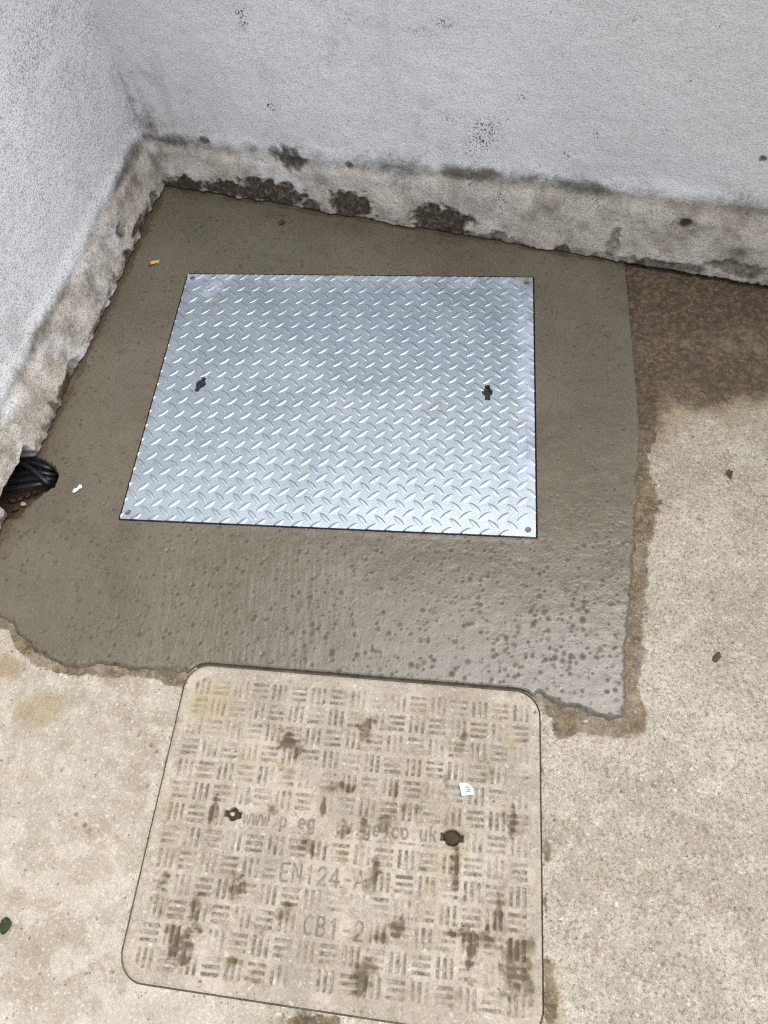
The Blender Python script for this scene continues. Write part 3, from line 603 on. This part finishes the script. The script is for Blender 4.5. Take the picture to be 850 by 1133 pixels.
# chequer lugs: raised pointed ovals lying alternately at +45 and -45 degrees
Vs = [np.array([v.co[:] for v in me.vertices])]; GR = [np.zeros(len(Vs[0]))]; Fs = [list(p.vertices) for p in me.polygons]; off = len(Vs[0])
bpy.data.meshes.remove(me)
PITCHL = .0352; LO = U(258, 358)[:2]; LO = np.array([LO[0] % .0352, LO[1] % .0352]); seg = 20
th = np.arange(seg) * 2 * math.pi / seg
ol = np.stack([.0140 * np.cos(th), .0046 * np.sin(th) * (1 - .35 * np.cos(th) ** 2)], 1)
rings = [(1.14, .00006), (1.02, .0001), (.80, .0008), (.58, .00105), (.30, .0012)]
scr = [(-HW + .013, HL - .012), (HW - .014, HL - .016), (HW - .014, -HL + .014), (-HW + .013, -HL + .014)]
for j in range(-20, 21):
    for i in range(-24, 25):
        for h in (0, 1):
            cx, cy = (i + .5 * h) * PITCHL + LO[0], (j + .5 * h) * PITCHL + LO[1]
            if abs(cx) > HW + .011 or abs(cy) > HL + .011: continue
            if any(math.hypot(cx - np.mean([p[0] for p in kp]), cy - np.mean([p[1] for p in kp])) < .019 for kp in KH): continue
            if any(math.hypot(cx - a, cy - b) < .016 for a, b in scr): continue
            a = math.radians(42 if h == 0 else -44) + random.gauss(0, .02); R2 = np.array([[math.cos(a), -math.sin(a)], [math.sin(a), math.cos(a)]])
            vv = []
            hz = random.uniform(.82, 1.08)
            for s_, z_ in rings:
                q = (ol * np.array([1 - (1 - s_) * .7, s_])) @ R2.T + [cx, cy]
                vv.append(np.c_[np.clip(q[:, 0], -HW - .0002, HW + .0002), np.clip(q[:, 1], -HL - .0002, HL + .0002), np.full(seg, z_ * hz)])
            vv.append(np.array([[np.clip(cx, -HW, HW), np.clip(cy, -HL, HL), 0.0012 * hz]]))
            Vs.append(np.concatenate(vv)); gk = random.uniform(.35, 1.0) * (1.0 if h else .55)
            side = np.clip(.55 + .6 * np.sin(th - (-.2 if h else .3)), 0, 1)                                   # dark outline on one side of each lug: painted-in shade plus dirt
            GR.append(np.concatenate([gk * .15 * side, gk * side, gk * .25 * side, 0 * th, 0 * th, [0]]))
            for r_ in range(len(rings) - 1):
                for k in range(seg):
                    k2 = (k + 1) % seg; Fs.append([off + r_ * seg + k, off + r_ * seg + k2, off + (r_ + 1) * seg + k2, off + (r_ + 1) * seg + k])
            for k in range(seg): Fs.append([off + 4 * seg + k, off + 4 * seg + (k + 1) % seg, off + 5 * seg])
            off += 5 * seg + 1
link('plate', raw_mesh('plate', np.concatenate(Vs), Fs, dict(grime_shade=np.concatenate(GR))), MAT_ZINC, steel)
for kp in KH:                                                           # the cup below each lifting keyhole, half full of grit
    c = np.mean(kp, 0); V = []; F = []; n_ = len(kp)
    for z, sc in ((-.004, 1.03), (-.013, 1.06), (-.012, .7), (-.011, .3)):
        for x, y in kp: V.append((c[0] + (x - c[0]) * sc, c[1] + (y - c[1]) * sc, z + (.003 if sc < 1 and y < c[1] else 0) + (random.uniform(-.0015, .0015) if sc < 1 else 0)))
    for r_ in range(3):
        for k in range(n_): F.append([r_ * n_ + k, r_ * n_ + (k + 1) % n_, (r_ + 1) * n_ + (k + 1) % n_, (r_ + 1) * n_ + k])
    F.append([3 * n_ + k for k in range(n_)])
    link('keyhole', raw_mesh('keyhole', np.array(V), F), MAT_GRIT, steel)
def screw_bm(r=.0058):
    b = bmesh.new()
    bmesh.ops.create_circle(b, cap_ends=True, radius=r, segments=24)
    f = b.faces[:][0]; ret = bmesh.ops.inset_individual(b, faces=[f], thickness=r * .18, depth=.0005)
    bmesh.ops.inset_individual(b, faces=[f], thickness=r * .22, depth=-.0006)
    for a in (0.5, 0.5 + math.pi / 2):
        g_ = bmesh.ops.create_cube(b, size=1.0); bmesh.ops.scale(b, vec=(r * 1.0, r * .2, .0006), verts=g_['verts']); bmesh.ops.rotate(b, cent=(0, 0, 0), matrix=Matrix.Rotation(a, 3, 'Z'), verts=g_['verts'])
        bmesh.ops.translate(b, vec=(0, 0, .0004), verts=g_['verts'])
    m = bpy.data.meshes.new('screw'); b.to_mesh(m); b.free(); return m
sm = screw_bm(); sm.materials.append(MAT_SCREW)
for i, (a, b) in enumerate(scr):
    o = bpy.data.objects.new('screw', sm); COL.objects.link(o); o.parent = steel; o.location = (a, b, .0006)
def ring_mesh(name, outl, inl, ztop, zbot):
    n_ = len(outl); V = [(x, y, ztop) for x, y in outl] + [(x, y, ztop) for x, y in inl] + [(x, y, zbot) for x, y in inl] + [(x, y, zbot) for x, y in outl]
    F = [[r_ % 4 * n_ + k, r_ % 4 * n_ + (k + 1) % n_, (r_ + 1) % 4 * n_ + (k + 1) % n_, (r_ + 1) % 4 * n_ + k] for r_ in range(4) for k in range(n_)]
    return raw_mesh(name, np.array(V), F)
def rr(hw, hl): return [(-hw, -hl), (hw, -hl), (hw, hl), (-hw, hl)]
link('frame', ring_mesh('frame', rr(HW + .012, HL + .012), rr(HW - .012, HL - .012), -.0072, -.04), MAT_GAP, steel, smoothed=False)

# ------------------------------------------------------------------ old inspection cover
st = 0.00135
xmin, ymin = CQ.min(0) - .004; xmax, ymax = CQ.max(0) + .004
X, Y = np.meshgrid(np.arange(xmin, xmax, st), np.arange(ymin, ymax, st))
X, Y = snap(X, Y, sd_cover, 0.0011); dco = sd_cover(X, Y)
ex = (CQ[1] - CQ[0]); ex = ex / np.linalg.norm(ex); ey = np.array([-ex[1], ex[0]])
OC = CQ.mean(0); u = (X - OC[0]) * ex[0] + (Y - OC[1]) * ex[1]; v = (X - OC[0]) * ey[0] + (Y - OC[1]) * ey[1]
CELL = .0338
ci, cj = np.floor(u / CELL + .5).astype(int), np.floor(v / CELL + .5).astype(int)
fu, fv = u / CELL + .5 - ci, v / CELL + .5 - cj
par = (ci + cj) % 2
a_, b_ = np.where(par == 0, fu, fv), np.where(par == 0, fv, fu)
slot = np.zeros(X.shape)
for k in range(3):
    cx = .5 + (k - 1) * .29
    slot = np.maximum(slot, smooth(.085, .05, np.abs(a_ - cx)) * smooth(.41, .37, np.abs(b_ - .5)))
slot *= smooth(-.016, -.020, dco)
slot0 = slot.copy()
wear = smooth(-.5, .25, fbm(X, Y, 16, 4, 91) + .25 * fbm(X, Y, 90, 2, 92))
def loc(px, py):
    c = U(px, py, ZG)[:2] - OC; return np.dot(c, ex), np.dot(c, ey)
# stroke letters, each in a box 1 wide and up to 1.4 high
arc = lambda cx, cy, rx, ry, a0, a1, n=10: [(cx + rx * math.cos(math.radians(a0 + (a1 - a0) * i / n)), cy + ry * math.sin(math.radians(a0 + (a1 - a0) * i / n))) for i in range(n + 1)]
GL = {'w': [[(.02, 1), (.27, 0), (.5, .8), (.73, 0), (.98, 1)]], 'p': [[(.15, -.4), (.15, 1)], arc(.48, .5, .36, .48, 0, 360, 14)], 'e': [[(.12, .5), (.86, .5)] + arc(.5, .5, .37, .5, 0, 310, 12)],
      'g': [arc(.48, .5, .36, .48, 0, 360, 14), [(.84, 1), (.84, -.15)] + arc(.5, -.12, .34, .3, 0, -150, 6)], 'v': [[(.1, 1), (.5, 0), (.9, 1)]], 'c': [arc(.52, .5, .38, .5, 50, 310, 12)], 'o': [arc(.5, .5, .38, .5, 0, 360, 14)],
      'u': [[(.14, 1), (.14, .3)] + arc(.48, .32, .34, .32, 180, 360, 8) + [(.82, 1)], [(.82, .3), (.82, 0)]], 'k': [[(.15, 0), (.15, 1.4)], [(.8, 1), (.15, .45)], [(.4, .65), (.85, 0)]], '.': [[(.5, 0), (.5, .06)]],
      'E': [[(.85, 1.4), (.15, 1.4), (.15, 0), (.85, 0)], [(.15, .72), (.72, .72)]], 'N': [[(.1, 0), (.1, 1.4), (.85, 0), (.85, 1.4)]], '1': [[(.3, 1.1), (.55, 1.4), (.55, 0)]], '2': [arc(.5, 1.0, .36, .4, 170, -30, 9) + [(.12, 0), (.9, 0)]],
      '4': [[(.7, 0), (.7, 1.4), (.1, .4), (.95, .4)]], '-': [[(.25, .6), (.75, .6)]], 'A': [[(.05, 0), (.5, 1.4), (.95, 0)], [(.22, .5), (.78, .5)]], 'C': [arc(.55, .7, .42, .7, 55, 305, 12)], 'B': [[(.15, 0), (.15, 1.4)], [(.15, 1.4), (.5, 1.4)] + arc(.5, 1.06, .3, .34, 90, -90, 6) + [(.15, .72)], [(.5, .72)] + arc(.5, .36, .36, .36, 90, -90, 6) + [(.15, 0)]]}
letters = np.zeros(X.shape); blank = np.zeros(X.shape)
def write(txt, p0, p1, hgt, stroke=.0013, pad=.006):
    """letters cut between two points; blanks are letters worn away"""
    a, b = np.array(loc(*p0)), np.array(loc(*p1)); L = np.linalg.norm(b - a); d = (b - a) / L; nrm = np.array([-d[1], d[0]])
    adv = L / len(txt); lu = ((u - a[0]) * d[0] + (v - a[1]) * d[1]); lv = ((u - a[0]) * nrm[0] + (v - a[1]) * nrm[1])
    global letters, blank
    blank = np.maximum(blank, (lu > -pad) & (lu < L + pad) & (lv > -pad * .9) & (lv < hgt + pad))
    for i, ch in enumerate(txt):
        for strk in GL.get(ch, []):
            pts = [(i * adv + adv * .82 * x, y * hgt / 1.4) for x, y in strk]
            box = (lu > i * adv - .006) & (lu < (i + 1) * adv + .006) & (lv > -.02) & (lv < hgt + .012)
            dd = seg_dist(lu[box], lv[box], pts); letters[box] = np.maximum(letters[box], smooth(stroke + .0009, stroke - .0004, dd))
write('www.p eg  .v.ge.co.uk', (268, 911), (485, 932), .020)
write('EN124-A', (308, 974), (405, 985), .024)
write('CB1-2', (334, 1033), (404, 1042), .024)
slot *= 1 - blank
slot = slot * (.25 + .75 * wear)
hole = np.zeros(X.shape)
def hole_at(px, py, rx, ry, rot=0):
    cu, cv = loc(px, py); q = np.sqrt(((u - cu) / rx) ** 2 + ((v - cv) / ry) ** 2); q2 = np.maximum(np.abs(u - cu) / (rx * 1.5), np.abs(v - cv) / (ry * .45))
    return smooth(1.12, .9, np.minimum(q, q2) + .12 * fbm(u, v, 120, 2, 95))
KC = [(258, 901), (500, 927)]
hole = np.maximum(hole_at(*KC[0], .0088, .0100), hole_at(*KC[1], .0115, .0115))
slotring = np.zeros(X.shape)
mud = np.zeros(X.shape); yellow = np.zeros(X.shape)
for i, (px, py, rx, ry, a) in enumerate([(320, 820, 13, 9, 1), (330, 830, 8, 8, .8), (405, 801, 10, 6, 1), (404, 814, 8, 10, .8), (400, 840, 9, 6, .5), (425, 806, 8, 5, .5), (375, 871, 14, 5, .8), (390, 873, 7, 4, .9), (360, 870, 12, 6, .5), (236, 900, 5, 12, .9), (302, 895, 7, 6, .8), (358, 893, 4, 10, .9), (342, 935, 16, 7, .8),
      (262, 978, 10, 8, 1), (258, 972, 8, 7, .6), (202, 1047, 12, 12, 1.1), (192, 1033, 8, 8, .8), (216, 1005, 6, 12, .9), (180, 1010, 14, 5, .6), (182, 975, 6, 8, .8), (218, 1026, 8, 5, .8), (178, 998, 12, 6, .7), (310, 1013, 10, 7, .7), (317, 1008, 6, 6, .8), (258, 1065, 6, 4, 1), (284, 1080, 8, 9, .6), (272, 1083, 5, 3, .8), (400, 1084, 9, 14, 1), (405, 1072, 14, 6, .8), (392, 1068, 6, 6, .6),
      (402, 916, 5, 9, 1), (428, 912, 14, 8, .8), (382, 917, 8, 9, .7), (415, 966, 6, 11, .9), (409, 980, 6, 7, .8), (447, 893, 8, 6, .6), (436, 880, 5, 16, .7), (466, 885, 5, 20, .6), (505, 955, 5, 20, 1), (502, 972, 6, 5, .9), (500, 913, 20, 8, .5), (567, 912, 6, 14, 1), (560, 900, 5, 10, .6), (493, 868, 4, 10, .7), (507, 829, 12, 6, .6), (514, 812, 5, 6, .8), (467, 788, 12, 8, .5), (540, 852, 5, 10, .6),
      (520, 1036, 22, 5, 1), (537, 1040, 8, 9, .9), (520, 1056, 6, 14, 1), (551, 1015, 5, 14, .9), (557, 1020, 5, 14, .7), (574, 1052, 12, 8, .9), (566, 1072, 10, 22, .9), (582, 1070, 9, 24, .9), (564, 1056, 14, 4, .9), (440, 1025, 10, 7, .9), (424, 1037, 9, 6, .7), (395, 1045, 14, 10, .5), (480, 985, 10, 6, .4), (452, 995, 8, 6, .4), (345, 1060, 10, 8, .3), (340, 1000, 10, 6, .4), (205, 940, 14, 6, .4), (180, 925, 6, 16, .5), (190, 890, 8, 10, .5), (232, 850, 10, 8, .4), (310, 845, 14, 5, .5), (470, 850, 10, 8, .35), (560, 960, 8, 10, .4), (540, 1000, 8, 6, .4), (500, 1100, 14, 10, .5), (300, 1110, 10, 8, .4), (450, 1100, 12, 6, .4), (380, 950, 8, 5, .5), (268, 1040, 8, 10, .3)]):
    cu, cv = loc(px, py); mud = np.maximum(mud, a * blob(u, v, cu, cv, rx * .00135, ry * .0019, .9, 70, i, .8))
for (px, py, rx, ry, a) in [(238, 785, .055, .05, .6), (285, 830, .03, .03, .5), (500, 790, .1, .05, .25), (420, 890, .06, .04, .35), (560, 1060, .05, .07, .35), (350, 900, .12, .05, .15)]:
    cu, cv = loc(px, py); yellow = np.maximum(yellow, a * blob(u, v, cu, cv, rx, ry, .45, 20, int(px), .65))
Z = ZG + .0012 + 0.0005 * fbm(X, Y, 9, 3, 93) - .0026 * slot - .0020 * letters - .011 * hole + .0004 * fbm(X, Y, 110, 2, 94) * (1 - hole) - .0016 * smooth(-.004, 0, dco)
mud = np.clip(mud * (.9 + .25 * slot0), 0, 1.2)
mk = slot
cov = empty('inspection_cover', (OC[0], OC[1], ZG)); tag(cov, 'old beige inspection cover with worn basket weave pattern and engraved lettering', 'manhole cover')
lid = link('lid', grid('lid', X - OC[0], Y - OC[1], Z - ZG, dict(slot=mk, letter=letters, mud=mud, yellow=yellow, hole=hole), cellmean(dco) < 0, .012), MAT_COVER, cov)
# frame under the joint
def outline(off_, n_=12):
    P = []; q = CQI
    for i in range(4):
        p, a, b = q[i], q[i - 1], q[(i + 1) % 4]
        n0 = np.array([-(p - a)[1], (p - a)[0]]); n0 /= np.linalg.norm(n0); n1 = np.array([-(b - p)[1], (b - p)[0]]); n1 /= np.linalg.norm(n1)
        for k in range(n_ + 1):
            n_v = n0 * (1 - k / n_) + n1 * k / n_; n_v /= np.linalg.norm(n_v); P.append(tuple(p + n_v * (RC + off_) - OC))
    return P
link('frame', ring_mesh('frame', outline(.010), outline(-.010), -.0030, -.05), MAT_JOINT, cov, smoothed=False)
for (px, py), r, pale in ((KC[0], .0085, True), (KC[1], .0105, False)):
    cu, cv = loc(px, py); c = ex * cu + ey * cv
    b = bmesh.new(); bmesh.ops.create_icosphere(b, subdivisions=3, radius=1.0)
    for vtx in b.verts:
        q = vtx.co; vtx.co = Vector((q.x * r * 1.1, q.y * r, q.z * .0028 + .0014 * float(fbm(np.array([q.x]), np.array([q.y]), 2.2, 3, 8)[0])))
    m = bpy.data.meshes.new('keyhole'); b.to_mesh(m); b.free()
    o = link('keyhole', m, MAT_DIRT, cov); o.location = (c[0], c[1], -.0085)

# ------------------------------------------------------------------ cables leaving the hole at the foot of the left wall
def tube(pts, r, seg=12, ends=True, sub=6):
    P = [Vector(p) for p in pts]; Q = []
    for i in range(len(P) - 1):
        p0, p1, p2, p3 = P[max(i - 1, 0)], P[i], P[i + 1], P[min(i + 2, len(P) - 1)]
        for k in range(sub):
            t = k / sub; Q.append(.5 * ((2 * p1) + (p2 - p0) * t + (2 * p0 - 5 * p1 + 4 * p2 - p3) * t * t + (3 * p1 - p0 - 3 * p2 + p3) * t ** 3))
    Q.append(P[-1]); V = []; F = []; up = Vector((0.1, 0.2, 1)).normalized()
    for i, q in enumerate(Q):
        d = (Q[min(i + 1, len(Q) - 1)] - Q[max(i - 1, 0)]).normalized(); a = d.cross(up).normalized(); b = a.cross(d); up = b
        for k in range(seg):
            t = 2 * math.pi * k / seg; V.append(q + (a * math.cos(t) + b * math.sin(t)) * r)
    for i in range(len(Q) - 1):
        for k in range(seg): F.append([i * seg + k, i * seg + (k + 1) % seg, (i + 1) * seg + (k + 1) % seg, (i + 1) * seg + k])
    F.append(list(range(seg))[::-1]); F.append([(len(Q) - 1) * seg + k for k in range(seg)])
    return raw_mesh('cable', np.array([list(v) for v in V]), F)
CAB = [([(-30, 512, -.010), (10, 512, -.006), (30, 516, .000), (46, 529, .002), (55, 536, -.012), (57, 538, -.05)], .0056, 'thick black cable crossing over the others in the wall foot'),
       ([(-30, 548, -.012), (4, 543, -.010), (26, 539, -.008), (44, 536, -.010), (53, 536, -.024), (54, 536, -.05)], .0052, 'lowest black cable of the bunch nearest the stones'),
       ([(-30, 538, -.016), (6, 535, -.012), (30, 531, -.010), (48, 530, -.010), (59, 531, -.022), (61, 531, -.05)], .0052, 'black cable passing under the crossing one in the bunch'),
       ([(-30, 526, -.018), (12, 526, -.014), (34, 523, -.008), (50, 524, -.006), (60, 526, -.020), (62, 526, -.05)], .0050, 'black cable just above the crossing one in the bunch'),
       ([(-20, 506, -.016), (18, 509, -.014), (38, 513, -.010), (51, 517, -.010), (59, 520, -.024), (60, 520, -.055)], .0050, 'black cable at the back of the hole beside the skirting')]
for pts, r, lab in CAB:
    o = link('cable', tube([U(a, b, z) for a, b, z in pts], r), MAT_CABLE); tag(o, lab, 'cable', 'black cables leaving the wall foot')

# ------------------------------------------------------------------ stones and litter
def stone(name, loc_, sx, sy, sz, mat, seed, rot=0.0):
    b = bmesh.new(); bmesh.ops.create_icosphere(b, subdivisions=3, radius=1.0); rs = np.random.default_rng(seed)
    k = rs.normal(size=(9, 3)); k /= np.linalg.norm(k, axis=1)[:, None]; lim = rs.uniform(.50, .85, 9)
    for vtx in b.verts:
        q = np.array(vtx.co)
        for n_, l_ in zip(k, lim):
            t = q @ n_
            if t > l_: q = q - n_ * (t - l_) * .85
        q = q * (1 + .05 * rs.normal()); vtx.co = Vector((q[0] * sx, q[1] * sy, q[2] * sz))
    bmesh.ops.rotate(b, cent=(0, 0, 0), matrix=Matrix.Rotation(rot, 3, 'Z'), verts=b.verts)
    m = bpy.data.meshes.new(name); b.to_mesh(m); b.free(); o = link(name, m, mat); o.location = loc_; return o
for i, (px, py, z, r, mt, lab) in enumerate([(14, 553, -.043, .009, MAT_PEBBLE, 'reddish brown stone lowest left in the hole under the cables'), (22, 551, -.040, .008, MAT_PEBBLE, 'small reddish stone between its neighbours under the cables'), (31, 548, -.041, .009, MAT_PEBBLE, 'brown stone under the lowest cable in the hole'),
        (26, 558, -.044, .007, MAT_PALEPEB, 'little pale stone at the bottom of the cable hole'), (39, 545, -.041, .007, MAT_PEBBLE, 'rightmost brown stone at the rim of the cable hole'), (17, 563, -.043, .007, MAT_PEBBLE, 'dark stone at the near end of the cable hole')]):
    c = U(px, py, z); o = stone('stone', tuple(c), r, r * .85, r * .7, mt, i + 1, i * .8); tag(o, lab, 'stone', 'stones in the cable hole')
c = U(257, 901, ZG - .003); tag(stone('pebble', tuple(c), .0050, .0046, .0040, MAT_PALEPEB, 21), 'pale pebble lodged in the left keyhole of the old cover', 'pebble')
def scrap(name, pts, z, thick, mat, curl=.002, seed=0):
    """a torn flake of paper, leaf or plastic given by its outline"""
    P = UP(pts, z); c = P.mean(0); n_ = len(P); V = []; F = []
    for zz in (0, thick):
        for k_, sc in enumerate((1.0, .55)):
            for i, p in enumerate(P):
                q = (p - c) * sc; V.append((q[0], q[1], zz + curl * sc * sc * (.5 + .5 * math.sin(i * 2.1 + seed))))
        V.append((0, 0, zz))
    m_ = 2 * n_ + 1
    for s_ in (0, 1):
        o_ = s_ * m_
        for k in range(n_):
            k2 = (k + 1) % n_; q = [o_ + k, o_ + k2, o_ + n_ + k2, o_ + n_ + k]; t_ = [o_ + n_ + k, o_ + n_ + k2, o_ + 2 * n_]
            F += [q, t_] if s_ else [q[::-1], t_[::-1]]
    for k in range(n_): k2 = (k + 1) % n_; F.append([k, k2, m_ + k2, m_ + k])
    o = link(name, raw_mesh(name, np.array(V), F), mat, smoothed=False); o.location = (c[0], c[1], z); return o
tag(scrap('paper_scrap', [(80, 545), (82, 541), (85, 540), (88, 536), (91, 537), (91, 540), (88, 541), (87, 543), (83, 545)], .0004, .0004, MAT_PAPER, .0012), 'narrow white paper scrap on the wet cement beside the cables', 'paper scrap')
o = scrap('paper_scrap', [(508, 867), (514, 866), (521, 869), (524, 873), (525, 880), (517, 880), (511, 881)], ZG + .0022, .0004, MAT_PAPER, .002); tag(o, 'white printed paper scrap lying on the old cover', 'paper scrap')
PS = U(517, 874, ZG + .0022)
for a_, b_, L_ in ((-.001, .0035, .006), (.001, .0005, .005), (.0005, -.0025, .007)):                       # smudged print on the scrap
    m = raw_mesh('print_mark', np.array([(x_, y_, z_) for z_ in (0, .0003) for x_, y_ in ((-L_ / 2, -.0005), (L_ / 2, -.0005), (L_ / 2, .0005), (-L_ / 2, .0005))]), [[3, 2, 1, 0], [4, 5, 6, 7], [0, 1, 5, 4], [1, 2, 6, 5], [2, 3, 7, 6], [3, 0, 4, 7]])
    p_ = link('print_mark', m, MAT_INK, o, smoothed=False); p_.location = (a_ + .001, b_, .0016)
o = scrap('wrapper_scrap', [(166, 291), (169, 289), (174, 288), (177, 289), (176, 292), (173, 291), (171, 293), (168, 293)], .0004, .0004, MAT_YEL, .0022, 1); tag(o, 'tiny torn yellow and red wrapper on the cement near the corner', 'wrapper')
q = scrap('red_end', [(163, 293), (166, 291), (169, 292), (168, 294), (164, 294.5)], .0004, .0004, MAT_RED, .0015, 2); q.parent = o; q.location = Vector(q.location) - Vector(o.location)
tag(scrap('leaf', [(804, 522), (807, 519), (808, 521), (811, 522), (810, 526), (809, 531), (807, 528), (805, 526)], ZG + .0015, .0004, MAT_LEAF, .003, 1), 'small dark dead leaf on the pale concrete at right', 'leaf')
tag(scrap('leaf', [(308, 246), (312, 243), (316, 245), (314, 248), (309, 249)], .0004, .0004, MAT_LEAF, .003, 2), 'tiny brown leaf bit on the cement behind the steel cover', 'leaf')
tag(stone('clod', tuple(U(793, 727, ZG + .002)), .0055, .0105, .0022, MAT_LEAF, 31, -.55), 'dark brown clod of dirt on the bare concrete right of the patch', 'clod')
tag(stone('moss_clump', tuple(U(6, 1025, ZG + .003)), .009, .012, .005, MAT_MOSS, 33, .4), 'dark green clump of moss at the left edge of the concrete', 'moss')
tag(stone('pebble', tuple(U(648, 798, ZG + .003)), .0055, .0035, .003, MAT_PALEPEB, 35, .3), 'pale pebble in the brown rim at the near corner of the patch', 'pebble')
tag(stone('pebble', tuple(U(507, 944 + 80, ZG + .003)), .0028, .0028, .0022, MAT_PALEPEB, 36, .3), 'white grain of stone low on the old cover', 'pebble')

# loose grit: far too many grains to count
gr = np.random.default_rng(5); GV = []; GF = []; go = 0
ico = bmesh.new(); bmesh.ops.create_icosphere(ico, subdivisions=1, radius=1.0); iv = np.array([v.co[:] for v in ico.verts]); fi = np.array([[v.index for v in f.verts] for f in ico.faces]); ico.free()
def grain(px, py, r, z=ZG):
    global go
    c = U(px, py, z); q = iv * (1 + .22 * gr.normal(size=(len(iv), 1))) * r * gr.uniform(.7, 1.3, 3); GV.append(q + [c[0], c[1], z + r * .45]); GF.append(fi + go); go += len(iv)
k = 0
while k < 1300:
    px, py = gr.uniform(-10, 860), gr.uniform(290, 1140); g2 = U(px, py, ZG); x_, y_ = np.array([g2[0]]), np.array([g2[1]])
    a_, b_ = sd_patch_outline(x_, y_)[0], sd_cover(x_, y_)[0]
    if a_ < .002: continue
    near = math.exp(-a_ / .03) + .6 * math.exp(-abs(b_ - .006) / .008) + (1.2 if (px > 700 and py < 450) else .10)
    if gr.random() > near or (b_ < .004 and gr.random() < .6): continue
    grain(px, py, gr.choice([.0007, .0009, .0011, .0014, .002], p=[.35, .3, .2, .12, .03]), ZG + (.001 if b_ < 0 else 0)); k += 1
grit = link('grit', raw_mesh('grit', np.concatenate(GV), np.concatenate(GF)), plain('loose_grit', (0.24, 0.19, 0.135), 0.9, 0, 0.8, 60), smoothed=False)
tag(grit, 'loose sandy grit scattered on the old concrete', None, None, 'stuff')
